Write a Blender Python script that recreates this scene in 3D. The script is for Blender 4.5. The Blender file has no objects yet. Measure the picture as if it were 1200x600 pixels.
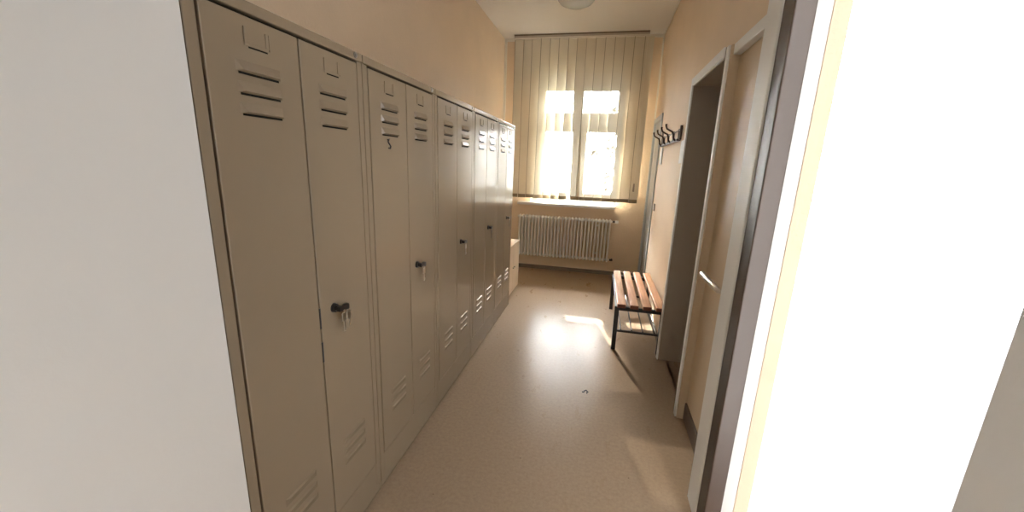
import bpy, bmesh, math, random
from mathutils import Vector, Matrix
random.seed(7)
S = bpy.context.scene
COL = S.collection
PI = math.pi

# ------------------------------------------------------------------ materials
def new_mat(name):
    m = bpy.data.materials.new(name); m.use_nodes = True
    nt = m.node_tree
    return m, nt, nt.nodes['Principled BSDF']

def paint(name, col, rough=.5, spec=.5, metal=0, noise=0, nscale=8, bump=0, bscale=120, bdist=.002, coat=0, rvar=0):
    m, nt, b = new_mat(name)
    b.inputs['Base Color'].default_value = (*col, 1)
    b.inputs['Roughness'].default_value = rough
    b.inputs['Metallic'].default_value = metal
    b.inputs['Specular IOR Level'].default_value = spec
    b.inputs['Coat Weight'].default_value = coat
    tc = nt.nodes.new('ShaderNodeTexCoord')
    if noise or rvar:
        n = nt.nodes.new('ShaderNodeTexNoise'); n.inputs['Scale'].default_value = nscale
        n.inputs['Detail'].default_value = 6
        nt.links.new(tc.outputs['Object'], n.inputs['Vector'])
        if noise:
            r = nt.nodes.new('ShaderNodeValToRGB')
            r.color_ramp.elements[0].position = .3; r.color_ramp.elements[1].position = .7
            r.color_ramp.elements[0].color = (*[c*(1-noise) for c in col], 1)
            r.color_ramp.elements[1].color = (*[min(1, c*(1+noise)) for c in col], 1)
            nt.links.new(n.outputs['Fac'], r.inputs['Fac']); nt.links.new(r.outputs['Color'], b.inputs['Base Color'])
        if rvar:
            mr = nt.nodes.new('ShaderNodeMapRange')
            mr.inputs['To Min'].default_value = rough-rvar; mr.inputs['To Max'].default_value = rough+rvar
            nt.links.new(n.outputs['Fac'], mr.inputs['Value']); nt.links.new(mr.outputs['Result'], b.inputs['Roughness'])
    if bump:
        n2 = nt.nodes.new('ShaderNodeTexNoise'); n2.inputs['Scale'].default_value = bscale; n2.inputs['Detail'].default_value = 3
        nt.links.new(tc.outputs['Object'], n2.inputs['Vector'])
        bp = nt.nodes.new('ShaderNodeBump'); bp.inputs['Strength'].default_value = bump; bp.inputs['Distance'].default_value = bdist
        nt.links.new(n2.outputs['Fac'], bp.inputs['Height']); nt.links.new(bp.outputs['Normal'], b.inputs['Normal'])
    return m

M = {}
M['wall'] = paint('woodchip_wall', (.80, .635, .46), .65, .12, noise=.03, nscale=3, bump=.5, bscale=70, bdist=.004)
M['ceiling'] = paint('ceiling_white', (.83, .79, .73), .8, .2)
M['pier'] = paint('white_plaster', (.85, .84, .82), .7, .3, bump=.2, bscale=60)
M['bead'] = paint('white_bead', (.82, .76, .66), .5)
M['base'] = paint('baseboard_brown', (.16, .125, .09), .45)
M['locker'] = paint('locker_paint', (.285, .222, .150), .2, .6, noise=.015, nscale=2.5, bump=.05, bscale=9, bdist=.01)
M['locker_dark'] = paint('locker_gap', (.010, .009, .007), .9, .1)  # near-black; vent slots, and painted shade in door gaps and card holders
M['black'] = paint('black_steel', (.012, .011, .011), .35)
M['lock'] = paint('black_lock', (.012, .01, .009), .3)
M['steel'] = paint('key_steel', (.55, .5, .42), .3, metal=1)
M['brass'] = paint('badge_metal', (.45, .42, .38), .35, metal=.8)
M['white'] = paint('white_lacquer', (.82, .80, .76), .5, .3)
M['rad'] = paint('radiator_white', (.90, .87, .81), .4)
M['greydoor'] = paint('pale_grey_door', (.50, .52, .53), .45)
M['frame'] = paint('door_frame_grey', (.34, .285, .225), .45)
M['leaf'] = paint('door_leaf_beige', (.60, .46, .31), .5, .25, bump=.5, bscale=60, bdist=.003)
M['dark_leaf'] = paint('door_leaf_greybrown', (.20, .17, .14), .5)  # dark grey-brown leaf colour
M['dark_wood'] = paint('dark_wood_trim', (.035, .018, .010), .45)
M['kick'] = paint('kick_strip', (.13, .09, .06), .5)
M['cab'] = paint('cupboard_beech', (.62, .47, .31), .45, noise=.05, nscale=5)
M['hook'] = paint('hook_brown', (.045, .02, .012), .35)
M['paper'] = paint('paper_white', (.85, .84, .82), .7)
M['rail'] = paint('rail_grey', (.33, .27, .22), .5)
M['slat_seam_shade'] = paint('slat_seam_shade', (.30, .25, .17), .8)
M['fascia'] = paint('rail_fascia', (.50, .43, .35), .5)
M['hem'] = paint('hem_weight_tan', (.26, .20, .12), .6)
M['lamp'] = paint('lamp_glass_grey', (.55, .55, .50), .25)
M['end'] = paint('slat_end_red', (.16, .045, .025), .45)
M['scrap'] = paint('scrap_dark', (.03, .025, .02), .6)
M['bark'] = paint('bark', (.22, .19, .16), .9, noise=.3)
M['foliage'] = paint('foliage', (.30, .33, .22), .8, noise=.3)
M['pvc'] = paint('window_grey', (.30, .32, .34), .4)
M['ground'] = paint('outside_ground', (.45, .45, .42), .9, noise=.15, nscale=.5)

def wood():
    m, nt, b = new_mat('bench_wood')
    tc = nt.nodes.new('ShaderNodeTexCoord'); mp = nt.nodes.new('ShaderNodeMapping')
    mp.inputs['Scale'].default_value = (40, 2.2, 40)
    n = nt.nodes.new('ShaderNodeTexNoise'); n.inputs['Scale'].default_value = 1.5; n.inputs['Detail'].default_value = 5
    r = nt.nodes.new('ShaderNodeValToRGB')
    r.color_ramp.elements[0].position = .35; r.color_ramp.elements[0].color = (.48, .21, .085, 1)
    r.color_ramp.elements[1].position = .7; r.color_ramp.elements[1].color = (.66, .36, .17, 1)
    L = nt.links
    L.new(tc.outputs['Object'], mp.inputs['Vector']); L.new(mp.outputs['Vector'], n.inputs['Vector'])
    L.new(n.outputs['Fac'], r.inputs['Fac']); L.new(r.outputs['Color'], b.inputs['Base Color'])
    b.inputs['Roughness'].default_value = .45
    return m
M['wood'] = wood()

def floor_mat():
    m, nt, b = new_mat('linoleum')
    L = nt.links
    tc = nt.nodes.new('ShaderNodeTexCoord')
    n = nt.nodes.new('ShaderNodeTexNoise'); n.inputs['Scale'].default_value = 55; n.inputs['Detail'].default_value = 5; n.inputs['Roughness'].default_value = .7
    r = nt.nodes.new('ShaderNodeValToRGB')
    r.color_ramp.elements[0].position = .32; r.color_ramp.elements[0].color = (.280, .200, .132, 1)
    r.color_ramp.elements[1].position = .68; r.color_ramp.elements[1].color = (.335, .244, .164, 1)
    # small dark specks and scratches (wear in the linoleum)
    v = nt.nodes.new('ShaderNodeTexVoronoi'); v.inputs['Scale'].default_value = 5.5
    sp = nt.nodes.new('ShaderNodeMath'); sp.operation = 'LESS_THAN'; sp.inputs[1].default_value = .018
    mx = nt.nodes.new('ShaderNodeMixRGB'); mx.inputs['Color2'].default_value = (.16, .11, .07, 1)
    L.new(tc.outputs['Object'], n.inputs['Vector']); L.new(n.outputs['Fac'], r.inputs['Fac'])
    L.new(tc.outputs['Object'], v.inputs['Vector']); L.new(v.outputs['Distance'], sp.inputs[0])
    L.new(sp.outputs[0], mx.inputs['Fac']); L.new(r.outputs['Color'], mx.inputs['Color1'])
    L.new(mx.outputs['Color'], b.inputs['Base Color'])
    # polish unevenness
    n2 = nt.nodes.new('ShaderNodeTexNoise'); n2.inputs['Scale'].default_value = 5; n2.inputs['Detail'].default_value = 8; n2.inputs['Roughness'].default_value = .65
    mp = nt.nodes.new('ShaderNodeMapping'); mp.inputs['Scale'].default_value = (2.2, .8, 1)
    mr = nt.nodes.new('ShaderNodeMapRange'); mr.inputs['From Min'].default_value = .3; mr.inputs['From Max'].default_value = .7
    mr.inputs['To Min'].default_value = .26; mr.inputs['To Max'].default_value = .34
    L.new(tc.outputs['Object'], mp.inputs['Vector']); L.new(mp.outputs['Vector'], n2.inputs['Vector'])
    L.new(n2.outputs['Fac'], mr.inputs['Value']); L.new(mr.outputs['Result'], b.inputs['Roughness'])
    n3 = nt.nodes.new('ShaderNodeTexNoise'); n3.inputs['Scale'].default_value = 28; n3.inputs['Detail'].default_value = 4
    L.new(tc.outputs['Object'], n3.inputs['Vector'])
    bp = nt.nodes.new('ShaderNodeBump'); bp.inputs['Strength'].default_value = .06; bp.inputs['Distance'].default_value = .004
    L.new(n3.outputs['Fac'], bp.inputs['Height']); L.new(bp.outputs['Normal'], b.inputs['Normal'])
    b.inputs['Specular IOR Level'].default_value = .06
    return m
M['floor'] = floor_mat()

def slat_mat():
    m, nt, b = new_mat('blind_fabric')
    L = nt.links; nt.nodes.remove(b)
    out = nt.nodes['Material Output']
    d = nt.nodes.new('ShaderNodeBsdfDiffuse'); d.inputs['Color'].default_value = (.82, .755, .62, 1)
    t = nt.nodes.new('ShaderNodeBsdfTranslucent'); t.inputs['Color'].default_value = (.80, .74, .56, 1)
    tr = nt.nodes.new('ShaderNodeBsdfTransparent'); tr.inputs['Color'].default_value = (1, .98, .94, 1)
    m1 = nt.nodes.new('ShaderNodeMixShader'); m1.inputs[0].default_value = .006
    m2 = nt.nodes.new('ShaderNodeMixShader'); m2.inputs[0].default_value = .085
    L.new(d.outputs[0], m1.inputs[1]); L.new(t.outputs[0], m1.inputs[2])
    L.new(m1.outputs[0], m2.inputs[1]); L.new(tr.outputs[0], m2.inputs[2]); L.new(m2.outputs[0], out.inputs['Surface'])
    return m
M['slat'] = slat_mat()

def glass_mat():
    m, nt, b = new_mat('window_glass')
    L = nt.links; nt.nodes.remove(b)
    out = nt.nodes['Material Output']
    tr = nt.nodes.new('ShaderNodeBsdfTransparent'); tr.inputs['Color'].default_value = (.97, .98, .98, 1)
    g = nt.nodes.new('ShaderNodeBsdfGlossy'); g.inputs['Roughness'].default_value = .03
    fr = nt.nodes.new('ShaderNodeFresnel'); fr.inputs['IOR'].default_value = 1.25
    mx = nt.nodes.new('ShaderNodeMixShader')
    L.new(fr.outputs[0], mx.inputs[0]); L.new(tr.outputs[0], mx.inputs[1]); L.new(g.outputs[0], mx.inputs[2])
    L.new(mx.outputs[0], out.inputs['Surface'])
    return m
M['glass'] = glass_mat()

# ------------------------------------------------------------------ mesh helpers
def BM(): return bmesh.new()

def box(bm, x0, x1, y0, y1, z0, z1, bev=0):
    t = bmesh.new()
    bmesh.ops.create_cube(t, size=1)
    for v in t.verts:
        v.co = Vector(((x0+x1)/2+v.co.x*(x1-x0), (y0+y1)/2+v.co.y*(y1-y0), (z0+z1)/2+v.co.z*(z1-z0)))
    if bev:
        bmesh.ops.bevel(t, geom=t.edges[:], offset=bev, segments=2, affect='EDGES', profile=.5)
    merge(bm, t)

def merge(bm, t):
    me = bpy.data.meshes.new('tmp'); t.to_mesh(me); t.free(); bm.from_mesh(me); bpy.data.meshes.remove(me)

def cyl(bm, p0, p1, r0, r1=None, seg=16):
    p0, p1 = Vector(p0), Vector(p1); r1 = r0 if r1 is None else r1
    d = p1-p0
    t = bmesh.new()
    bmesh.ops.create_cone(t, cap_ends=True, segments=seg, radius1=r0, radius2=r1, depth=d.length)
    q = d.to_track_quat('Z', 'Y').to_matrix().to_4x4()
    bmesh.ops.transform(t, matrix=Matrix.Translation((p0+p1)/2) @ q, verts=t.verts)
    merge(bm, t)

def tube(bm, pts, r, seg=8):
    """swept round tube through pts; r a number or a list"""
    pts = [Vector(p) for p in pts]; n = len(pts)
    rs = r if isinstance(r, (list, tuple)) else [r]*n
    rings = []; prev = None
    for i, p in enumerate(pts):
        d = (pts[min(i+1, n-1)]-pts[max(i-1, 0)]).normalized()
        if prev is None:
            a = d.orthogonal().normalized()
        else:
            a = (prev-d*prev.dot(d))
            a = a.normalized() if a.length > 1e-6 else d.orthogonal().normalized()
        prev = a; b = d.cross(a)
        rings.append([bm.verts.new(p+(a*math.cos(2*PI*k/seg)+b*math.sin(2*PI*k/seg))*rs[i]) for k in range(seg)])
    for i in range(n-1):
        for k in range(seg):
            bm.faces.new((rings[i][k], rings[i][(k+1) % seg], rings[i+1][(k+1) % seg], rings[i+1][k]))
    bm.faces.new(rings[0][::-1]); bm.faces.new(rings[-1])

def lathe(bm, prof, c, seg=40):
    """prof: (r,z) list; axis +z at c"""
    c = Vector(c); rings = []
    for r, z in prof:
        if r < 1e-6: rings.append([bm.verts.new(c+Vector((0, 0, z)))])
        else: rings.append([bm.verts.new(c+Vector((r*math.cos(2*PI*k/seg), r*math.sin(2*PI*k/seg), z))) for k in range(seg)])
    for a, b in zip(rings, rings[1:]):
        for k in range(seg):
            k2 = (k+1) % seg
            if len(a) == 1 and len(b) > 1: bm.faces.new((a[0], b[k], b[k2]))
            elif len(b) == 1 and len(a) > 1: bm.faces.new((a[k], a[k2], b[0]))
            elif len(a) > 1: bm.faces.new((a[k], a[k2], b[k2], b[k]))

def obj(name, bm, m, parent=None, smooth=False, loc=None):
    bmesh.ops.recalc_face_normals(bm, faces=bm.faces[:])
    me = bpy.data.meshes.new(name); bm.to_mesh(me); bm.free()
    me.materials.append(m)
    if smooth:
        for p in me.polygons: p.use_smooth = True
        me.set_sharp_from_angle(angle=math.radians(40))
    o = bpy.data.objects.new(name, me); COL.objects.link(o)
    if parent: o.parent = parent
    if loc: o.location = loc
    return o

def tag(o, label=None, cat=None, group=None, kind=None):
    if label: o['label'] = label
    if cat: o['category'] = cat
    if group: o['group'] = group
    if kind: o['kind'] = kind
    return o

def thing(name, label, cat, loc=(0, 0, 0), group=None, kind=None):
    o = bpy.data.objects.new(name, None); COL.objects.link(o); o.location = loc
    o.empty_display_size = .1
    return tag(o, label, cat, group, kind)

def copy_tree(o, parent=None):
    c = o.copy(); COL.objects.link(c)
    if parent: c.parent = parent
    for ch in list(o.children): copy_tree(ch, c)
    return c

def struct(name, bm, m, label=None, cat=None, parent=None):
    return tag(obj(name, bm, m, parent), label, cat, None, 'structure')

# ------------------------------------------------------------------ dimensions (metres)
XL, XR = -1.38, .585         # left wall, right wall
YB, YN = 5.42, -1.5          # window wall, added wall behind the viewpoint
H = 3.02
XF = -.85                    # fronts of the lockers

# ------------------------------------------------------------------ setting
b = BM(); box(b, XL-.2, .62, YN, YB+.02, -.1, 0); box(b, .60, .84, 2.27, 3.03, -.1, 0)
struct('floor', b, M['floor'], 'beige speckled linoleum floor with a dull polish', 'floor')
b = BM(); box(b, XL-.2, .84, YN, YB+.3, H, H+.12)
struct('ceiling', b, M['ceiling'], 'plain off-white ceiling over the narrow room', 'ceiling')
b = BM(); box(b, XL-.2, XL, .70, YB+.3, 0, H)
struct('wall_left', b, M['wall'], 'peach woodchip wall rising behind the row of lockers', 'wall')
b = BM(); box(b, XL-.2, XF+.005, YN, .700, 0, H)
struct('wall_left_near', b, M['pier'], 'white wall nearest the viewer, left of the lockers', 'wall')
b = BM(); box(b, XL-.2, .84, YN-.15, YN, 0, H)  # added wall closing the unseen near end to keep fill light low
struct('added_wall_behind', b, M['pier'], 'added white wall behind the viewpoint, holding down the fill light', 'wall')
b = BM(); box(b, XR, XR+.25, YN, .66, 0, H)  # added near wall, narrows the side opening to limit fill light
struct('added_wall_right_near', b, M['pier'], 'added white wall on the near right, limiting the fill light', 'wall')

# window wall with its opening
WX0, WX1, WZ0, WZ1 = -.95, .21, .95, 2.66
b = BM()
box(b, XL-.2, WX0, YB, YB+.3, 0, H); box(b, WX1, XR+.25, YB, YB+.3, 0, H)
box(b, WX0, WX1, YB, YB+.3, 0, WZ0); box(b, WX0, WX1, YB, YB+.3, WZ1, H)
struct('wall_back', b, M['wall'], 'peach end wall around the window', 'wall')

# right wall: full height behind the bench, above the three doors elsewhere
b = BM()
box(b, XR, XR+.25, 3.05, 4.72, 0, H)
box(b, XR, XR+.25, 4.72, YB, 2.04, H)
box(b, XR+.05, XR+.25, 4.72, YB, 0, 2.04)
box(b, XR, XR+.25, 2.25, 3.05, 2.06, H); box(b, XR, XR+.11, 1.52, 2.25, 2.06, H)
box(b, XR+.06, XR+.11, 1.52, 2.25, 0, 2.06)
struct('wall_right', b, M['wall'], 'peach woodchip wall with doors, hooks and the bench', 'wall')

b = BM(); box(b, XL, XR, YB-.012, YB, 0, .055, .003)
struct('baseboard_back', b, M['base'], 'dark brown skirting under the radiator', 'baseboard')
b = BM(); box(b, XR-.012, XR, 3.05, 4.68, 0, .055, .003)
struct('baseboard_right', b, M['base'], 'dark brown skirting behind the bench', 'baseboard')
b = BM(); box(b, XL, XL+.035, YB-.012, YB, .055, H-.035, .003)
struct('trim_1', b, M['bead'], 'pale strip in the left corner beside the blind', 'trim')
b = BM(); box(b, XR-.02, XR, YB-.012, YB, 2.06, H-.035, .003)
struct('trim_2', b, M['bead'], 'pale strip in the right corner above the grey door', 'trim')
b = BM(); box(b, XL, XR, YB-.014, YB, H-.035, H, .003)
struct('trim_3', b, M['bead'], 'pale strip along the top of the window wall', 'trim')

# ------------------------------------------------------------------ window_1
w = thing('window_1', 'tall white four-light window behind the vertical blind', 'window', ((WX0+WX1)/2, YB+.2, WZ0), kind='structure')
def wl(bm, x0, x1, y0, y1, z0, z1, bev=.004):
    box(bm, x0-w.location.x, x1-w.location.x, y0-w.location.y, y1-w.location.y, z0-w.location.z, z1-w.location.z, bev)
FY0, FY1 = 5.575, 5.665
b = BM()
wl(b, WX0, -.90, FY0, FY1, WZ0, WZ1); wl(b, .185, WX1, FY0, FY1, WZ0, WZ1)
wl(b, -.90, .185, FY0, FY1, WZ0, 1.01); wl(b, -.90, .185, FY0, FY1, 2.50, WZ1)
obj('window_frame', b, M['pvc'], w)
b = BM(); wl(b, -.90, .185, FY0-.02, FY1, 1.975, 2.075); obj('transom', b, M['pvc'], w)
b = BM(); wl(b, -.385, -.315, FY0-.02, FY1, 1.01, 1.975); wl(b, -.42, -.36, FY0-.01, FY1, 2.075, 2.50); obj('mullion', b, M['pvc'], w)
#           sash outer x0,x1,z0,z1   pane x0,x1,z0,z1
for (a0, a1, c0, c1), (p0, p1, q0, q1) in (
        ((-.90, -.42, 2.075, 2.50), (-.832, -.46, 2.145, 2.418)),
        ((-.36, .185, 2.075, 2.50), (-.33, .120, 2.145, 2.418)),
        ((-.90, -.385, 1.01, 1.975), (-.812, -.438, 1.085, 1.90)),
        ((-.315, .185, 1.01, 1.975), (-.25, .142, 1.085, 1.90))):
    b = BM()
    wl(b, a0, p0, 5.585, 5.65, c0, c1); wl(b, p1, a1, 5.585, 5.65, c0, c1)
    wl(b, p0, p1, 5.585, 5.65, c0, q0); wl(b, p0, p1, 5.585, 5.65, q1, c1)
    s = obj('window_sash', b, M['pvc'], w)
    b = BM(); wl(b, p0, p1, 5.615, 5.619, q0, q1, 0)
    obj('window_pane', b, M['glass'], s)
b = BM(); wl(b, -1.115, .195, 5.31, YB+.16, .915, .952, .006)
obj('window_sill', b, M['white'], w)

# ------------------------------------------------------------------ doors on the right
# door_1: pale grey, by the window wall
d = thing('door_1', 'pale grey door in the far right corner beside the window wall', 'door', (XR, 5.05, 0), kind='structure')
b = BM(); box(b, .012, .05, -.28, .325, .01, 1.99, .003); obj('door_leaf', b, M['greydoor'], d)
b = BM()
box(b, -.014, .06, -.335, -.28, 0, 2.045, .003); box(b, -.014, .06, .325, .365, 0, 2.045, .003); box(b, -.014, .06, -.28, .325, 1.99, 2.045, .003)
obj('door_frame', b, M['greydoor'], d)
# door_2: open grey steel frame with a deep reveal
d = thing('door_2', 'deep grey door frame just past the bench', 'door', (XR, 2.65, 0), kind='structure')
b = BM()
box(b, -.045, .25, .35, .40, 0, 2.05, .004)
box(b, -.045, .25, -.35, .35, 1.995, 2.05, .004)
obj('door_frame', b, M['frame'], d)
b = BM(); box(b, -.030, .25, -.40, -.35, 0, 2.05, .004); tag(obj('door_jamb', b, M['leaf'], d), 'beige near jamb')
b = BM(); box(b, -.052, -.043, .348, .395, 0, 2.05, .003); box(b, -.052, -.043, -.35, .348, 2.0, 2.05, .003); box(b, -.040, -.028, -.385, -.347, 0, 2.05, .003)
tag(obj('edge_strip', b, M['white'], d), 'white edge of the frame')
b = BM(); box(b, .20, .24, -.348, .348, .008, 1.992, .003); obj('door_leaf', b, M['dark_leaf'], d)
# door_3: beige leaf with a lever
d = thing('door_3', 'beige textured door with a steel lever, nearest on the right', 'door', (XR, 1.95, 0), kind='structure')
b = BM(); box(b, .012, .05, -.29, .298, .115, 2.0, .004); obj('door_leaf', b, M['leaf'], d)
b = BM(); box(b, .004, .045, -.29, .298, .006, .113, .003); obj('kick_strip', b, M['kick'], d)
b = BM(); box(b, -.085, .06, -.43, -.30, 0, 2.05, .006); box(b, -.02, .06, -.30, .298, 2.0, 2.05, .004); obj('door_frame', b, M['white'], d)
b = BM(); box(b, -.08, -.02, -.52, -.432, 0, 2.05, .004); tag(obj('door_edge', b, M['dark_wood'], d), 'dark brown wooden edge')
b = BM()
cyl(b, (.012, -.19, .95), (.002, -.19, .95), .026, seg=24)
tube(b, [(.004, -.19, .95), (-.045, -.19, .95), (-.058, -.178, .95), (-.06, -.15, .95), (-.06, .0, .95), (-.058, .11, .95)], [.010, .010, .012, .012, .013, .014], 12)
obj('door_handle', b, M['steel'], d, True)

# ------------------------------------------------------------------ lockers
LW, PITCH = .618, .6217
def louver(bm, y0, y1, zt, zb, up):
    """pressed hood; up=True opens at the lower edge, else at the upper edge"""
    e, p = .012, (.011 if up else .0065)
    if up:  a = [(0, y0, zt), (0, y1, zt), (p, y1-e, zb+.004), (p, y0+e, zb+.004), (0, y0, zb), (0, y1, zb), (0.001, y1-e, zb), (0.001, y0+e, zb)]
    else:   a = [(0, y0, zb), (0, y1, zb), (p, y1-e, zt-.004), (p, y0+e, zt-.004), (0, y0, zt), (0, y1, zt), (0.001, y1-e, zt), (0.001, y0+e, zt)]
    v = [bm.verts.new(c) for c in a]
    for f in ((0, 1, 2, 3), (1, 5, 2), (0, 3, 4), (3, 2, 6, 7), (2, 5, 6), (3, 7, 4)):
        bm.faces.new([v[i] for i in f])

def make_locker(label):
    t = thing('locker', label, 'locker', (XF, .7075, 0), 'grey metal lockers along the left wall')
    b = BM()
    box(b, -.50, -.484, 0, LW, .02, 1.775); box(b, -.484, -.001, 0, .014, .02, 1.79); box(b, -.484, -.001, LW-.014, LW, .02, 1.79)
    box(b, -.484, -.022, .30, .33, .06, 1.77); box(b, -.484, -.022, .014, LW-.014, .12, .135)
    box(b, -.022, 0, .0, .029, .05, 1.772, .002); box(b, -.022, 0, LW-.027, LW, .05, 1.772, .002)
    obj('body', b, M['locker'], t)
    b = BM(); box(b, -.50, .004, 0, LW, 1.773, 1.80, .003); obj('top_rail', b, M['locker'], t)
    b = BM(); box(b, -.03, -.002, .0, LW, .011, .162, .003); obj('plinth', b, M['locker'], t)
    b = BM(); box(b, -.016, -.012, .03, LW-.03, .164, 1.772); obj('gap_shade', b, M['locker_dark'], t)  # dark sheet close behind the doors, paints the shade in the gaps
    b = BM(); cyl(b, (.003, .577, 1.787), (.0075, .577, 1.787), .010, .009, 20); cyl(b, (.006, .577, 1.787), (.0095, .577, 1.787), .004, seg=10)
    obj('badge', b, M['brass'], t, True)
    for (y0, y1, lock) in ((.0350, .3152, False), (.3203, .5865, True)):
        b = BM(); box(b, -.0105, .001, y0, y1, .167, 1.7655, .0025)
        dr = obj('door', b, M['locker'], t)
        m = (y0+y1)/2
        l0, l1 = m-.066, m+.066
        for zt, up in ((1.665, True), (1.618, True), (1.571, True), (.438, None), (.394, None), (.350, None)):
            b = BM(); louver(b, l0, l1, zt, zt-.026, bool(up))
            ch = obj('louver', b, M['locker'], dr); ch.location = (.001, 0, 0)
            if not up: continue
            b = BM(); box(b, 0, .0012, l0+.006, l1-.006, zt-.031, zt-.025)
            ch = obj('vent_slot', b, M['locker_dark'], dr); ch.location = (.0005, 0, 0)
        b = BM()
        c0, c1 = m-.036, m+.036
        box(b, .001, .0045, c0, c0+.009, 1.706, 1.742, .001); box(b, .001, .0045, c1-.009, c1, 1.706, 1.742, .001); box(b, .001, .0035, c0, c1, 1.700, 1.708, .001)
        box(b, .001, .0018, c0+.008, c1-.008, 1.708, 1.738)
        obj('card_holder', b, M['locker'], dr)
        b = BM()  # dark strips painted as the shade around the card holder
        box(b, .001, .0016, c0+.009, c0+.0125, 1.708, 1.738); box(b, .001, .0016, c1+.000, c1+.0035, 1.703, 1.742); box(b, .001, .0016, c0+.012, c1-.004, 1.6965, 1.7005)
        obj('card_shade', b, M['locker_dark'], dr)
        if lock:
            cy, cz = .3195+.066, .955
            b = BM(); cyl(b, (.001, cy, cz), (.010, cy, cz), .0165, .015, 24); cyl(b, (.010, cy, cz), (.026, cy, cz), .0105, .0095, 20)
            obj('lock', b, M['lock'], dr, True)
            b = BM()
            # flat turning lever that widens to its tip, pointing to the right
            pr = [(-.010, .008), (.004, .009), (.014, .006), (.026, .010), (.038, .011), (.042, .007)]
            up_ = [bm_v for bm_v in [(cy+s, cz+h-.10*max(s, 0)) for s, h in pr]]
            lo_ = [(cy+s, cz-h-.10*max(s, 0)) for s, h in pr]
            loop = up_+lo_[::-1]
            va = [b.verts.new((.020, y, z)) for y, z in loop]; vb = [b.verts.new((.031, y, z)) for y, z in loop]
            n = len(loop)
            b.faces.new(va[::-1]); b.faces.new(vb)
            for i in range(n): b.faces.new((va[i], va[(i+1) % n], vb[(i+1) % n], vb[i]))
            obj('lock_lever', b, M['lock'], dr)
    return t

LLAB = ['grey metal locker nearest the viewer, two silver keys hanging from its lever',
        'second grey metal locker from the viewer, with a dark hook mark under its left louvers',
        'grey metal locker third from the viewer, in the middle of the row of five',
        'grey metal locker fourth from the viewer, with a dark key hanging from its lever',
        'farthest grey metal locker, at the window end of the row beside the low cupboard']
lk = make_locker(LLAB[0]); lockers = [lk]
for i in range(1, 5):
    c = copy_tree(lk); c.location = (XF, .7075+PITCH*i, 0); c['label'] = LLAB[i]; lockers.append(c)
# latch openings seen in the gap of the nearest locker
b = BM(); box(b, -.004, .0018, .3145, .3215, .905, .975, .0008); box(b, -.004, .0018, .3145, .3215, .787, .857, .0008)
tag(obj('latch', b, M['lock'], lk), 'two dark latch slots in the gap between the doors')

# keys hanging from the levers
def make_keys(label, m, n, loc):
    t = thing('key_ring', label, 'keys', loc, 'keys hanging from the locker levers')
    b = BM(); tube(b, [(0, .010*math.sin(a), -.010+.010*math.cos(a)) for a in [2*PI*k/14 for k in range(15)]], .0012, 6)
    obj('ring', b, M['steel'], t, True)
    for k in range(n):
        b = BM(); y = (-.010, .012)[k] if n == 2 else 0; x = .002*k
        box(b, x-.0012, x+.0012, y-.011, y+.011, -.046, -.018, .001)
        box(b, x-.001, x+.001, y-.004+.003*k, y+.004+.003*k, -.085+.012*k, -.045, .0008)
        box(b, x-.001, x+.001, y+.003, y+.008, -.080+.012*k, -.070+.012*k)
        obj('key', b, m, t)
    return t
def lever_pt(i, dy=.028): return (XF+.026, .7075+PITCH*i+.3855+dy, .951)
make_keys('two silver keys on a ring hanging from the lever of the nearest locker', M['steel'], 2, lever_pt(0))
make_keys('pale key hanging from the lever of the second locker from the viewer', M['steel'], 1, lever_pt(1))
make_keys('pale key hanging from the lever of the middle locker of the row', M['steel'], 1, lever_pt(2))
make_keys('dark key hanging from the lever of the fourth locker from the viewer', M['lock'], 1, lever_pt(3))
make_keys('dark key hanging from the lever of the farthest locker', M['lock'], 1, lever_pt(4))

# small dark hook-like mark under the louvers of the second locker's left door
b = BM()
hy, hz = 1.487, 1.512
tube(b, [(XF+.004, hy-.010, hz+.014), (XF+.0055, hy-.002, hz+.018), (XF+.0055, hy-.010, hz+.006), (XF+.0055, hy, hz-.002), (XF+.0055, hy+.010, hz-.010), (XF+.0055, hy+.004, hz-.020), (XF+.004, hy-.003, hz-.018)], .003, 8)
tag(obj('coat_hook', b, M['lock'], None, True), 'small dark hook stuck on the left door of the second locker', 'hook')

# ------------------------------------------------------------------ low cupboard beyond the lockers
t = thing('cupboard', 'low beige wooden cupboard between the farthest locker and the radiator', 'cupboard', (-.885, 3.835, 0))
b = BM()
box(b, -.47, -.018, 0, .018, .03, .57); box(b, -.47, -.018, .587, .605, .03, .57); box(b, -.47, -.458, .018, .587, .03, .57); box(b, -.458, -.018, .018, .587, .05, .066)
obj('body', b, M['cab'], t)
b = BM(); box(b, -.475, .002, -.002, .607, .57, .59, .002); obj('top', b, M['cab'], t)
b = BM(); box(b, -.44, -.03, .01, .595, 0, .04); obj('plinth', b, M['dark_wood'], t)
for y0, y1 in ((.003, .301), (.304, .602)):
    b = BM(); box(b, -.018, 0, y0, y1, .045, .567, .0015); dr = obj('door', b, M['cab'], t)
    b = BM(); ky = y1-.03 if y0 < .1 else y0+.03
    cyl(b, (0, ky, .33), (.018, ky, .33), .006, .010, 14); obj('knob', b, M['steel'], dr, True)

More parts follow.
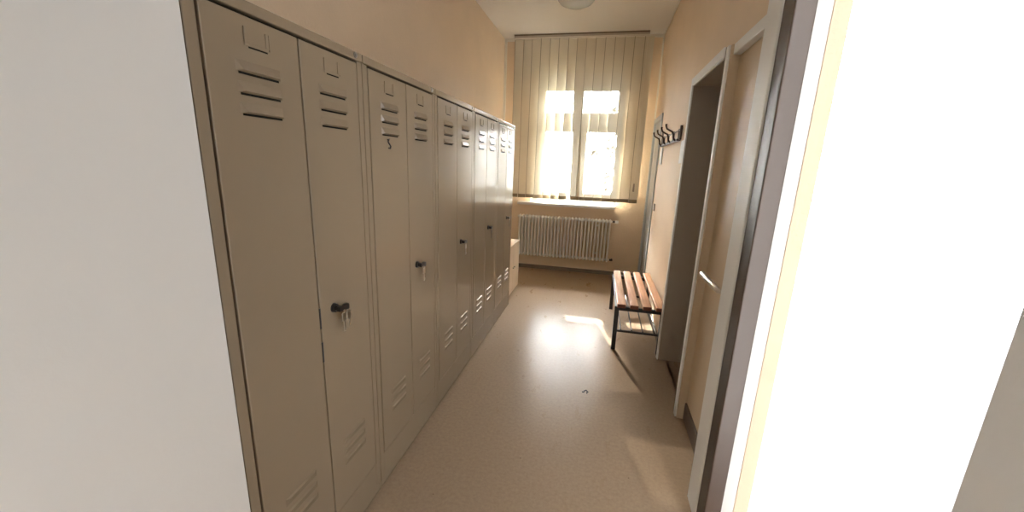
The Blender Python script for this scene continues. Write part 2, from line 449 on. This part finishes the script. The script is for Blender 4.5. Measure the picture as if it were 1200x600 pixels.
# ------------------------------------------------------------------ radiator
t = thing('radiator', 'white column radiator on the wall under the window', 'radiator', (-.46, 5.345, .20))
N, RW = 28, 1.262
RP = RW/N
def section():
    b = BM()
    for yy in (-.042, 0, .042):
        tube(b, [(0, yy, .03), (0, yy, .29), (0, yy, .55)], .0125, 10)
    # rounded headers top and bottom
    for z in (.03, .55):
        s = bmesh.new(); bmesh.ops.create_uvsphere(s, u_segments=14, v_segments=8, radius=1)
        for v in s.verts: v.co = Vector((v.co.x*.0205, v.co.y*.062, z+v.co.z*.029))
        merge(b, s)
    return b
sec = obj('section', section(), M['rad'], t, True)
sec.location = (-RW/2+RP/2, 0, 0)
for k in range(1, N):
    c = sec.copy(); COL.objects.link(c); c.parent = t; c.location = (-RW/2+RP*(k+.5), 0, 0)
b = BM()
for z in (.03, .55): cyl(b, (-RW/2-.01, 0, z), (RW/2+.012, 0, z), .014, seg=12)
obj('header_pipe', b, M['rad'], t, True)
b = BM(); cyl(b, (RW/2+.012, 0, .55), (RW/2+.040, 0, .55), .013, seg=14); tag(obj('valve', b, M['lock'], t, True), 'dark valve collar')
b = BM(); cyl(b, (RW/2+.040, 0, .55), (RW/2+.05, 0, .55), .018, .021, 20); cyl(b, (RW/2+.05, 0, .55), (RW/2+.085, 0, .55), .021, .019, 20)
obj('thermostat', b, M['white'], t, True)
b = BM(); cyl(b, (RW/2+.012, 0, .03), (RW/2+.055, 0, .03), .014, seg=14); tube(b, [(RW/2+.045, 0, .03), (RW/2+.045, .03, .03), (RW/2+.045, .075, .03)], .008, 8)
tag(obj('return_valve', b, M['scrap'], t, True), 'dark return valve')
b = BM()
for x in (-.45, .45):
    for z in (.10, .48): box(b, x-.012, x+.012, .02, .075, z-.008, z+.008)
obj('bracket', b, M['rad'], t)

# ------------------------------------------------------------------ vertical blind
BY = 5.285
t = thing('vertical_blind', 'cream vertical slat blind hanging in front of the window', 'blind', (-.42, BY, 3.02))
b = BM(); box(b, -.80, .82, -.022, .022, -.056, -.036, .003); obj('head_rail', b, M['bead'], t)
b = BM(); box(b, -.80, .82, -.020, .022, -.036, -.015, .002); tag(obj('fascia', b, M['fascia'], t), 'grey-brown band of the rail')
b = BM(); box(b, -.80, .82, -.024, .024, -.015, 0); tag(obj('rail_cap', b, M['base'], t), 'dark brown upper edge of the rail')
angs = [5, 4, 4, 24, 32, 27, 33, -6, 9, 7, 8, 6, 5, 5, 4]
NS = len(angs); SP = .1118
for k in range(NS):
    th = math.radians(angs[k]); cx = -.80+.060+SP*k
    zt, zb = -.055, -2.005+.002*random.uniform(-1, 1)
    W = .106 if k < 2 or k > 13 else .119
    lean = .042 if k == 7 else -.006 if k == 6 else 0
    sh = lambda f: lean*max(0, f-.42)/.58
    b = BM(); rows = []
    for j in range(9):
        z = zt+(zb-zt)*j/8; rw = []
        for i in range(7):
            u = (i/6-.5)*W; bow = .004*(1-(2*u/W)**2)
            ty = th+math.radians(1.2)*math.sin(k*1.7)*(j/8)
            rw.append(b.verts.new((cx+sh(j/8)+u*math.cos(ty)-bow*math.sin(ty), u*math.sin(ty)+bow*math.cos(ty)-.005*(k % 2), z)))
        rows.append(rw)
    for j in range(8):
        for i in range(6): b.faces.new((rows[j][i], rows[j][i+1], rows[j+1][i+1], rows[j+1][i]))
    s = obj('slat', b, M['slat'], t, True)
    b = BM()  # dark strip along each slat, paints the shaded seam between slats
    for j in range(8):
        za, zc = zt+(zb-zt)*j/8, zt+(zb-zt)*(j+1)/8
        q = []
        for z, f in ((za, j/8), (zc, (j+1)/8)):
            ty = th+math.radians(1.2)*math.sin(k*1.7)*f
            for u in (-W/2-.0005, -W/2+.0045):
                for e in (-.0016, .0010):
                    q.append(b.verts.new((cx+sh(f)+u*math.cos(ty)-e*math.sin(ty), u*math.sin(ty)+e*math.cos(ty)-.005*(k % 2), z)))
        for f in ((0, 1, 3, 2), (4, 6, 7, 5), (0, 4, 5, 1), (2, 3, 7, 6), (0, 2, 6, 4), (1, 5, 7, 3)): b.faces.new([q[i] for i in f])
    tag(obj('slat_seam_shade', b, M['slat_seam_shade'], s), 'dark strip painted for the shaded seam')
    b = BM()
    box(b, -W/2+.004, W/2-.004, -.0022, .0022, -.045, 0, .001)
    hm = obj('hem_weight', b, M['hem'], s); hm.location = (cx+sh(1), -.005*(k % 2), zb+.045); hm.rotation_euler = (0, 0, th)
    b = BM(); cyl(b, (cx, -.001, -.056), (cx, -.001, -.045), .006, seg=8); obj('hanger', b, M['white'], s)
b = BM(); tube(b, [(.80, -.005, -.04), (.815, -.005, -.9), (.818, -.005, -1.77)], .0018, 6); obj('cord', b, M['bead'], t)
b = BM(); cyl(b, (.818, -.005, -1.86), (.818, -.005, -1.76), .012, .009, 14); tag(obj('cord_weight', b, M['rail'], t, True), 'grey weight at the end of the cord')

# ------------------------------------------------------------------ bench
t = thing('bench', 'wooden slatted bench on a black steel frame against the right wall', 'bench', (.37, 3.57, 0))
bx0, bx1, by0, by1 = -.168, .182, -.475, .475
for x in (bx0, bx1):
    for y in (by0, by1):
        b = BM(); box(b, x-.017, x+.017, y-.0125, y+.0125, 0, .372, .0015)
        obj('leg', b, M['black'], t)
b = BM()
for y in (by0, by1):
    box(b, bx0+.017, bx1-.017, y-.0125, y+.0125, .340, .372, .0015)
for x in (bx0, bx1): box(b, x-.0125, x+.0125, by0+.0125, by1-.0125, .347, .370, .0015)
obj('seat_frame', b, M['black'], t)
b = BM()
for y in (by0, by1): box(b, bx0+.0125, bx1-.0125, y-.008, y+.008, .155, .171, .001)
obj('shelf_rail', b, M['black'], t)
for k in range(4):
    x = bx0+.045+k*(bx1-bx0-.09)/3
    b = BM(); cyl(b, (x, by0, .175), (x, by1, .175), .0055, seg=10); obj('shelf_rod', b, M['black'], t, True)
for k in range(4):
    x = -.138+k*.0975
    b = BM(); box(b, x-.033, x+.033, -.522, .545, .374, .406, .006); s = obj('seat_slat', b, M['wood'], t)
    b = BM(); box(b, x-.0315, x+.0315, -.526, -.5205, .3755, .4045, .002); tag(obj('slat_end', b, M['end'], s), 'dark red-brown end grain')

# ------------------------------------------------------------------ coat hook rail
t = thing('coat_rack', 'wall coat rail with dark brown metal hooks above the bench', 'coat rack', (XR, 3.98, 1.70))
b = BM(); box(b, -.030, 0, -.50, .52, -.022, -.006, .002); obj('rail', b, M['hook'], t)
b = BM(); box(b, -.012, 0, -.51, .53, .06, .068, .002); obj('upper_rail', b, M['rail'], t)
b = BM(); box(b, -.018, 0, -.525, -.500, -.015, .095, .003); obj('end_plate', b, M['hook'], t)
b = BM(); box(b, -.018, 0, .52, .545, -.015, .135, .003); tag(obj('end_plate', b, M['rail'], t), 'grey end plate')
for y in (-.42, -.16, .12, .40):
    b = BM()
    box(b, -.013, 0, y-.012, y+.012, -.02, .075, .003)
    tube(b, [(-.008, y, -.012), (-.03, y, -.016), (-.046, y, .002), (-.05, y, .03), (-.06, y, .052), (-.085, y, .064), (-.104, y, .076), (-.112, y, .098), (-.112, y, .112)], [.008, .008, .008, .008, .0075, .007, .007, .0075, .009], 10)
    obj('hook', b, M['hook'], t, True)
# white cards on the wall under the rail
for y0, y1, lab in ((3.29, 3.40, 'narrow white card on the wall under the near end of the coat rail'), (4.40, 4.52, 'narrow white card on the wall under the far end of the coat rail')):
    b = BM(); box(b, XR-.010, XR, y0, y1, 1.50, 1.672, .002)
    tag(obj('card', b, M['paper']), lab, 'card', 'white cards under the coat rail')
# light switch
t = thing('light_switch', 'small grey light switch on the right wall by the grey door', 'light switch', (XR, 4.56, 1.045))
b = BM(); box(b, -.009, 0, -.04, .04, -.04, .04, .003); obj('plate', b, M['rail'], t)
b = BM(); box(b, -.014, -.008, -.025, .025, -.028, .028, .002); obj('rocker', b, M['white'], t)

# ------------------------------------------------------------------ ceiling lamp
t = thing('ceiling_lamp', 'round frosted ceiling lamp at the top edge of the view', 'lamp', (-.375, 4.12, H))
b = BM(); lathe(b, [(0, 0), (.12, 0), (.125, -.012), (.12, -.02), (0, -.02)], (0, 0, 0)); obj('base', b, M['white'], t, True)
b = BM(); lathe(b, [(.11, -.018), (.160, -.022), (.176, -.038), (.172, -.062), (.148, -.090), (.10, -.112), (.04, -.121), (0, -.123)], (0, 0, 0)); obj('lamp_shade', b, M['lamp'], t, True)

# small scrap on the floor
b = BM()
tube(b, [(.0, 2.385, .004), (.014, 2.392, .008), (.026, 2.380, .005), (.018, 2.366, .004)], .004, 7); box(b, -.012, .004, 2.372, 2.380, 0.0, .005, .001)
tag(obj('scrap', b, M['scrap'], None, True), 'tiny dark scrap lying on the floor in the middle of the room', 'scrap')

# ------------------------------------------------------------------ outside: ground and a tree
b = BM(); box(b, -12, 2.2, 9, 30, -4.1, -4.0)
tag(obj('outside_ground', b, M['ground']), 'pale ground outside the window', 'ground', None, 'structure')
t = thing('tree', 'leafy tree outside, faint behind the right window panes', 'tree', (.7, 13.0, -4.0))
b = BM(); tube(b, [(0, 0, 0), (.03, 0, 2.9), (.05, 0, 4.1), (-.05, 0, 5.3), (.05, .1, 7.1)], [.2, .16, .13, .10, .03], 10)
for k in range(9):
    a = k*2.4; z = 4.5+.26*k; r = 1.1-.06*k
    tube(b, [(0, 0, z), (.5*r*math.cos(a), .5*r*math.sin(a), z+.35), (r*math.cos(a), r*math.sin(a), z+.6)], [.05, .03, .012], 6)
obj('trunk', b, M['bark'], t, True)
b = BM()
for k in range(420):
    a = random.uniform(0, 2*PI); rr = 1.25*math.sqrt(random.random()); z = random.uniform(4.5, 7.8)
    rr *= max(.25, 1-abs(z-5.9)/2.4)
    s = random.uniform(.06, .13); c = Vector((rr*math.cos(a), rr*math.sin(a), z))
    n1 = Vector((random.uniform(-1, 1), random.uniform(-1, 1), random.uniform(-1, 1))).normalized(); n2 = n1.orthogonal().normalized(); n3 = n1.cross(n2)
    vs = [b.verts.new(c+n2*s), b.verts.new(c+n3*s*.5), b.verts.new(c-n2*s), b.verts.new(c-n3*s*.5)]
    b.faces.new(vs)
tag(obj('foliage', b, M['foliage'], t), kind='stuff')

# ------------------------------------------------------------------ light
sd = Vector((.29, -1.0, -.595)).normalized()          # direction the sunlight travels
sun = bpy.data.lights.new('sun', 'SUN'); sun.energy = 17; sun.angle = math.radians(.3); sun.color = (1, .95, .86)
so = bpy.data.objects.new('sun', sun); COL.objects.link(so)
so.rotation_euler = sd.to_track_quat('-Z', 'Y').to_euler(); so.location = (-2, 9, 5)

wd = bpy.data.worlds.new('world'); S.world = wd; wd.use_nodes = True
nt = wd.node_tree; L = nt.links
bg = nt.nodes['Background']
tc = nt.nodes.new('ShaderNodeTexCoord')
dp = nt.nodes.new('ShaderNodeVectorMath'); dp.operation = 'DOT_PRODUCT'; dp.inputs[1].default_value = tuple(-sd)
mxm = nt.nodes.new('ShaderNodeMath'); mxm.operation = 'MAXIMUM'; mxm.inputs[1].default_value = 0
pw = nt.nodes.new('ShaderNodeMath'); pw.operation = 'POWER'; pw.inputs[1].default_value = 6
ma = nt.nodes.new('ShaderNodeMath'); ma.operation = 'MULTIPLY_ADD'; ma.inputs[1].default_value = 290.0; ma.inputs[2].default_value = 1.05
L.new(tc.outputs['Generated'], dp.inputs[0]); L.new(dp.outputs['Value'], mxm.inputs[0]); L.new(mxm.outputs[0], pw.inputs[0]); L.new(pw.outputs[0], ma.inputs[0])
L.new(ma.outputs[0], bg.inputs['Strength'])
bg.inputs['Color'].default_value = (.97, .985, 1, 1)

# ------------------------------------------------------------------ camera
cd = bpy.data.cameras.new('camera'); cam = bpy.data.objects.new('camera', cd); COL.objects.link(cam)
cd.sensor_fit = 'HORIZONTAL'; cd.sensor_width = 36; cd.lens = 460/1200*36; cd.clip_start = .02
fwd_img = Vector((107, -104, 460)).normalized(); dn = Vector((-72, 1960, 460)); dn = (dn-dn.dot(fwd_img)*fwd_img).normalized()
rt = dn.cross(fwd_img)
R = Matrix((rt, fwd_img, -dn))                         # image axes (right, down, forward) -> world
cx, cy, cz = R.col[0].copy(), -R.col[1].copy(), -R.col[2].copy()
mw = Matrix(((cx.x, cy.x, cz.x, 0), (cx.y, cy.y, cz.y, 0), (cx.z, cy.z, cz.z, 1.45), (0, 0, 0, 1)))
cam.matrix_world = mw
S.camera = cam
vs = S.view_settings
vs.view_transform = 'Standard'; vs.look = 'None'; vs.gamma = 1; vs.use_curve_mapping = False; vs.exposure = .45
